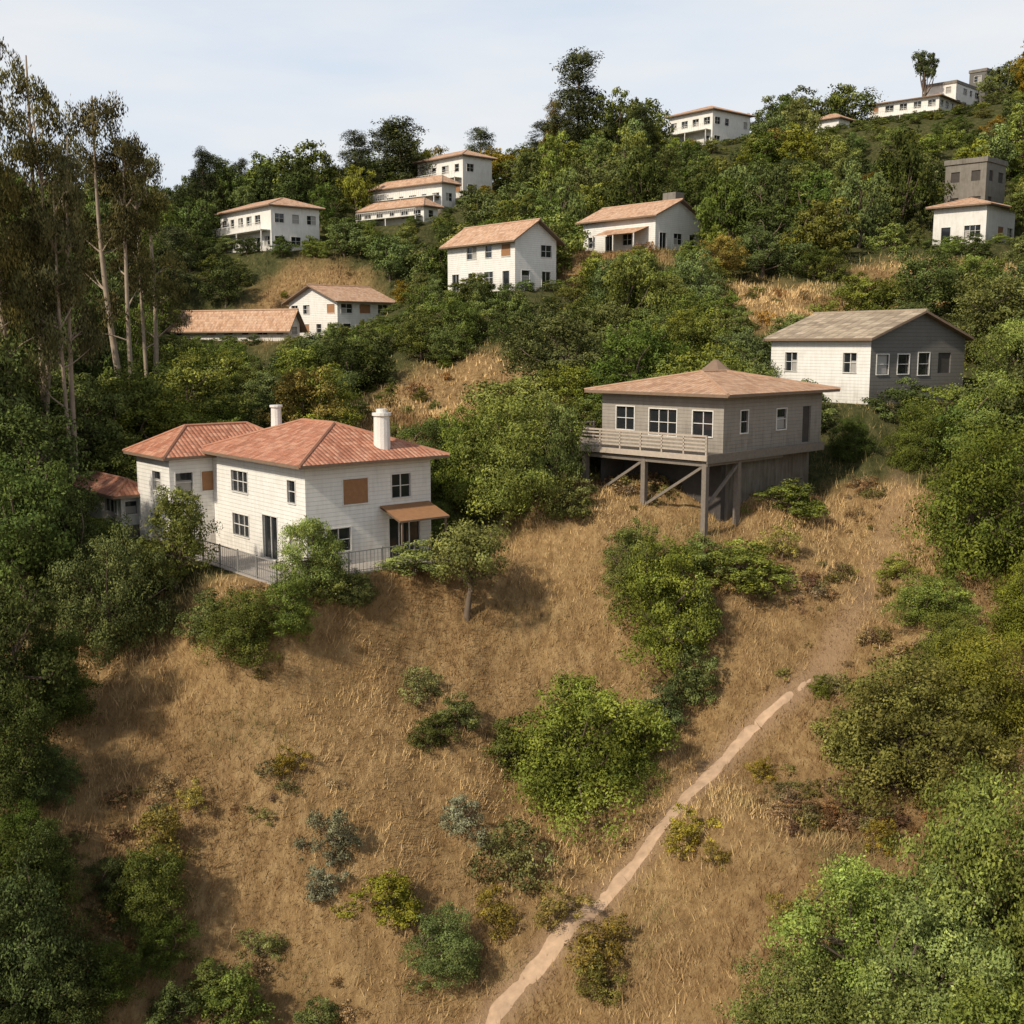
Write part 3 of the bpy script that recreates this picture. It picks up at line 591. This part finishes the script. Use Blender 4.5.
# woodland mass
wood=empty('hillside_woodland'); rr=random.Random(3)
y=62.0
while y<240:
    st=4.0+(y-60)*.012; x=-.5*y-14
    while x<.5*y+14:
        px=x+rr.uniform(-.45,.45)*st; py=y+rr.uniform(-.45,.45)*st; x+=st
        if py<72 and px>-23 and px<24: continue
        if py<60 and px>24: continue
        padm=max(float(padmask((*p[:8],.8,1.0),np.array([px]),np.array([py]))[0]) for p in PADS)
        if float(vegm(np.array([px]),np.array([py]))[0])<.5+rr.random()*.3:
            for q in range(3):
                if rr.random()<.3 and padm<.3:
                    w=rr.uniform(.8,2.4); plant(rr.choice(['scrub','shrub']),px+rr.uniform(-2,2),py+rr.uniform(-2,2),w,w*rr.uniform(.4,.7),rr.choice([(.9,.9,.6),(1.3,1.1,.7),M_]),wood)
            continue
        if padm>.3: continue
        if abs(px-14)<9 and 58<py<74: continue
        kd=rr.choice(['mid','mid','shrub']) if py<125 else rr.choice(['oak','oak','oak','shrub'])
        w=rr.uniform(4,8) if kd!='shrub' else rr.uniform(2.4,4.5); h=w*rr.uniform(.7,1.0)
        if px<-30 and kd!='shrub': h*=1.35
        if kd!='shrub' and rr.random()<.16 and py>95: w=rr.uniform(6,8); h=w*rr.uniform(1.2,1.6)
        if kd=='oak' and rr.random()<.04: kd='pine'; w=rr.uniform(5,7);h=rr.uniform(9,13)
        zt=H1(px,py); ok=True
        t=rr.choice([D_,(.8,.85,.8),(.7,.8,.62),M_,M_,L_T,L_T,(1.1,1.15,1.1),(1.5,1.3,.85)]); 
        if rr.random()<.02: t=BR
        if px<-28: t=D_ if rr.random()<.6 else M_
        if not clearview(px,py,zt+h,w/2):
            ok=False
            for w2_,h2_ in ((4.8,3.4),(4.2,2.6),(3.4,1.9),(2.6,1.2)):
                if clearview(px,py,zt+h2_,w2_/2,.4): w,h,kd,ok=w2_,h2_,'shrub',True; break
        if not ok:
            for q in range(3):
                qx=px+rr.uniform(-2,2);qy=py+rr.uniform(-2,2)
                if max(float(padmask((*p[:8],.8,1.0),np.array([qx]),np.array([qy]))[0]) for p in PADS)<.3: plant('shrub',qx,qy,rr.uniform(1.8,3.2),rr.uniform(.8,1.3),t,wood)
            continue
        plant(kd,px,py,w,h,t,wood,z=zt)
    y+=st*.9
# ---------------------------------------------------------------- camera, light, sky
cam=bpy.data.cameras.new('camera'); co=bpy.data.objects.new('camera',cam); sc.collection.objects.link(co)
cam.lens=40.0;cam.sensor_width=36;cam.clip_end=8000;cam.clip_start=.5; co.rotation_euler=(math.radians(90-8.4),0,0); sc.camera=co
ts=Vector((-.56,-.52,.64)).normalized()
sun=bpy.data.lights.new('sun','SUN'); so=bpy.data.objects.new('sun',sun); sc.collection.objects.link(so); sun.energy=4.3; sun.angle=math.radians(2.5); sun.color=(1,.91,.77)
so.rotation_euler=ts.to_track_quat('Z','Y').to_euler(); so.location=(-40,-40,80)
wd=bpy.data.worlds.new('World'); sc.world=wd; wd.use_nodes=True; nt=wd.node_tree; bg=nt.nodes['Background']
sky=N(nt,'ShaderNodeTexSky',{'sky_type':'NISHITA','sun_disc':False,'sun_elevation':math.asin(ts.z),'sun_rotation':math.atan2(ts.x,ts.y),'dust_density':2.0,'air_density':1.0})
tc=N(nt,'ShaderNodeTexCoord').outputs['Generated']; mp=N(nt,'ShaderNodeMapping',{},{'Vector':tc,'Scale':(1,1,4.5)}).outputs[0]
cl=noise(nt,mp,2.4,5,.55); cf=ramp(nt,cl,[(.38,(0,0,0)),(.66,(1,1,1))])
haze=mixc(nt,cf,(7.3,8.1,9.2),(9.0,9.1,9.2))
zz=N(nt,'ShaderNodeSeparateXYZ',{},{0:tc}).outputs[2]
hf=N(nt,'ShaderNodeMapRange',{},{0:zz,1:.25,2:.8,3:.93,4:.2}).outputs[0]
c=mixc(nt,hf,sky.outputs[0],haze); nt.links.new(c,bg.inputs[0]); bg.inputs[1].default_value=.1
sc.view_settings.view_transform='Standard'; sc.view_settings.look='None'; sc.view_settings.exposure=0
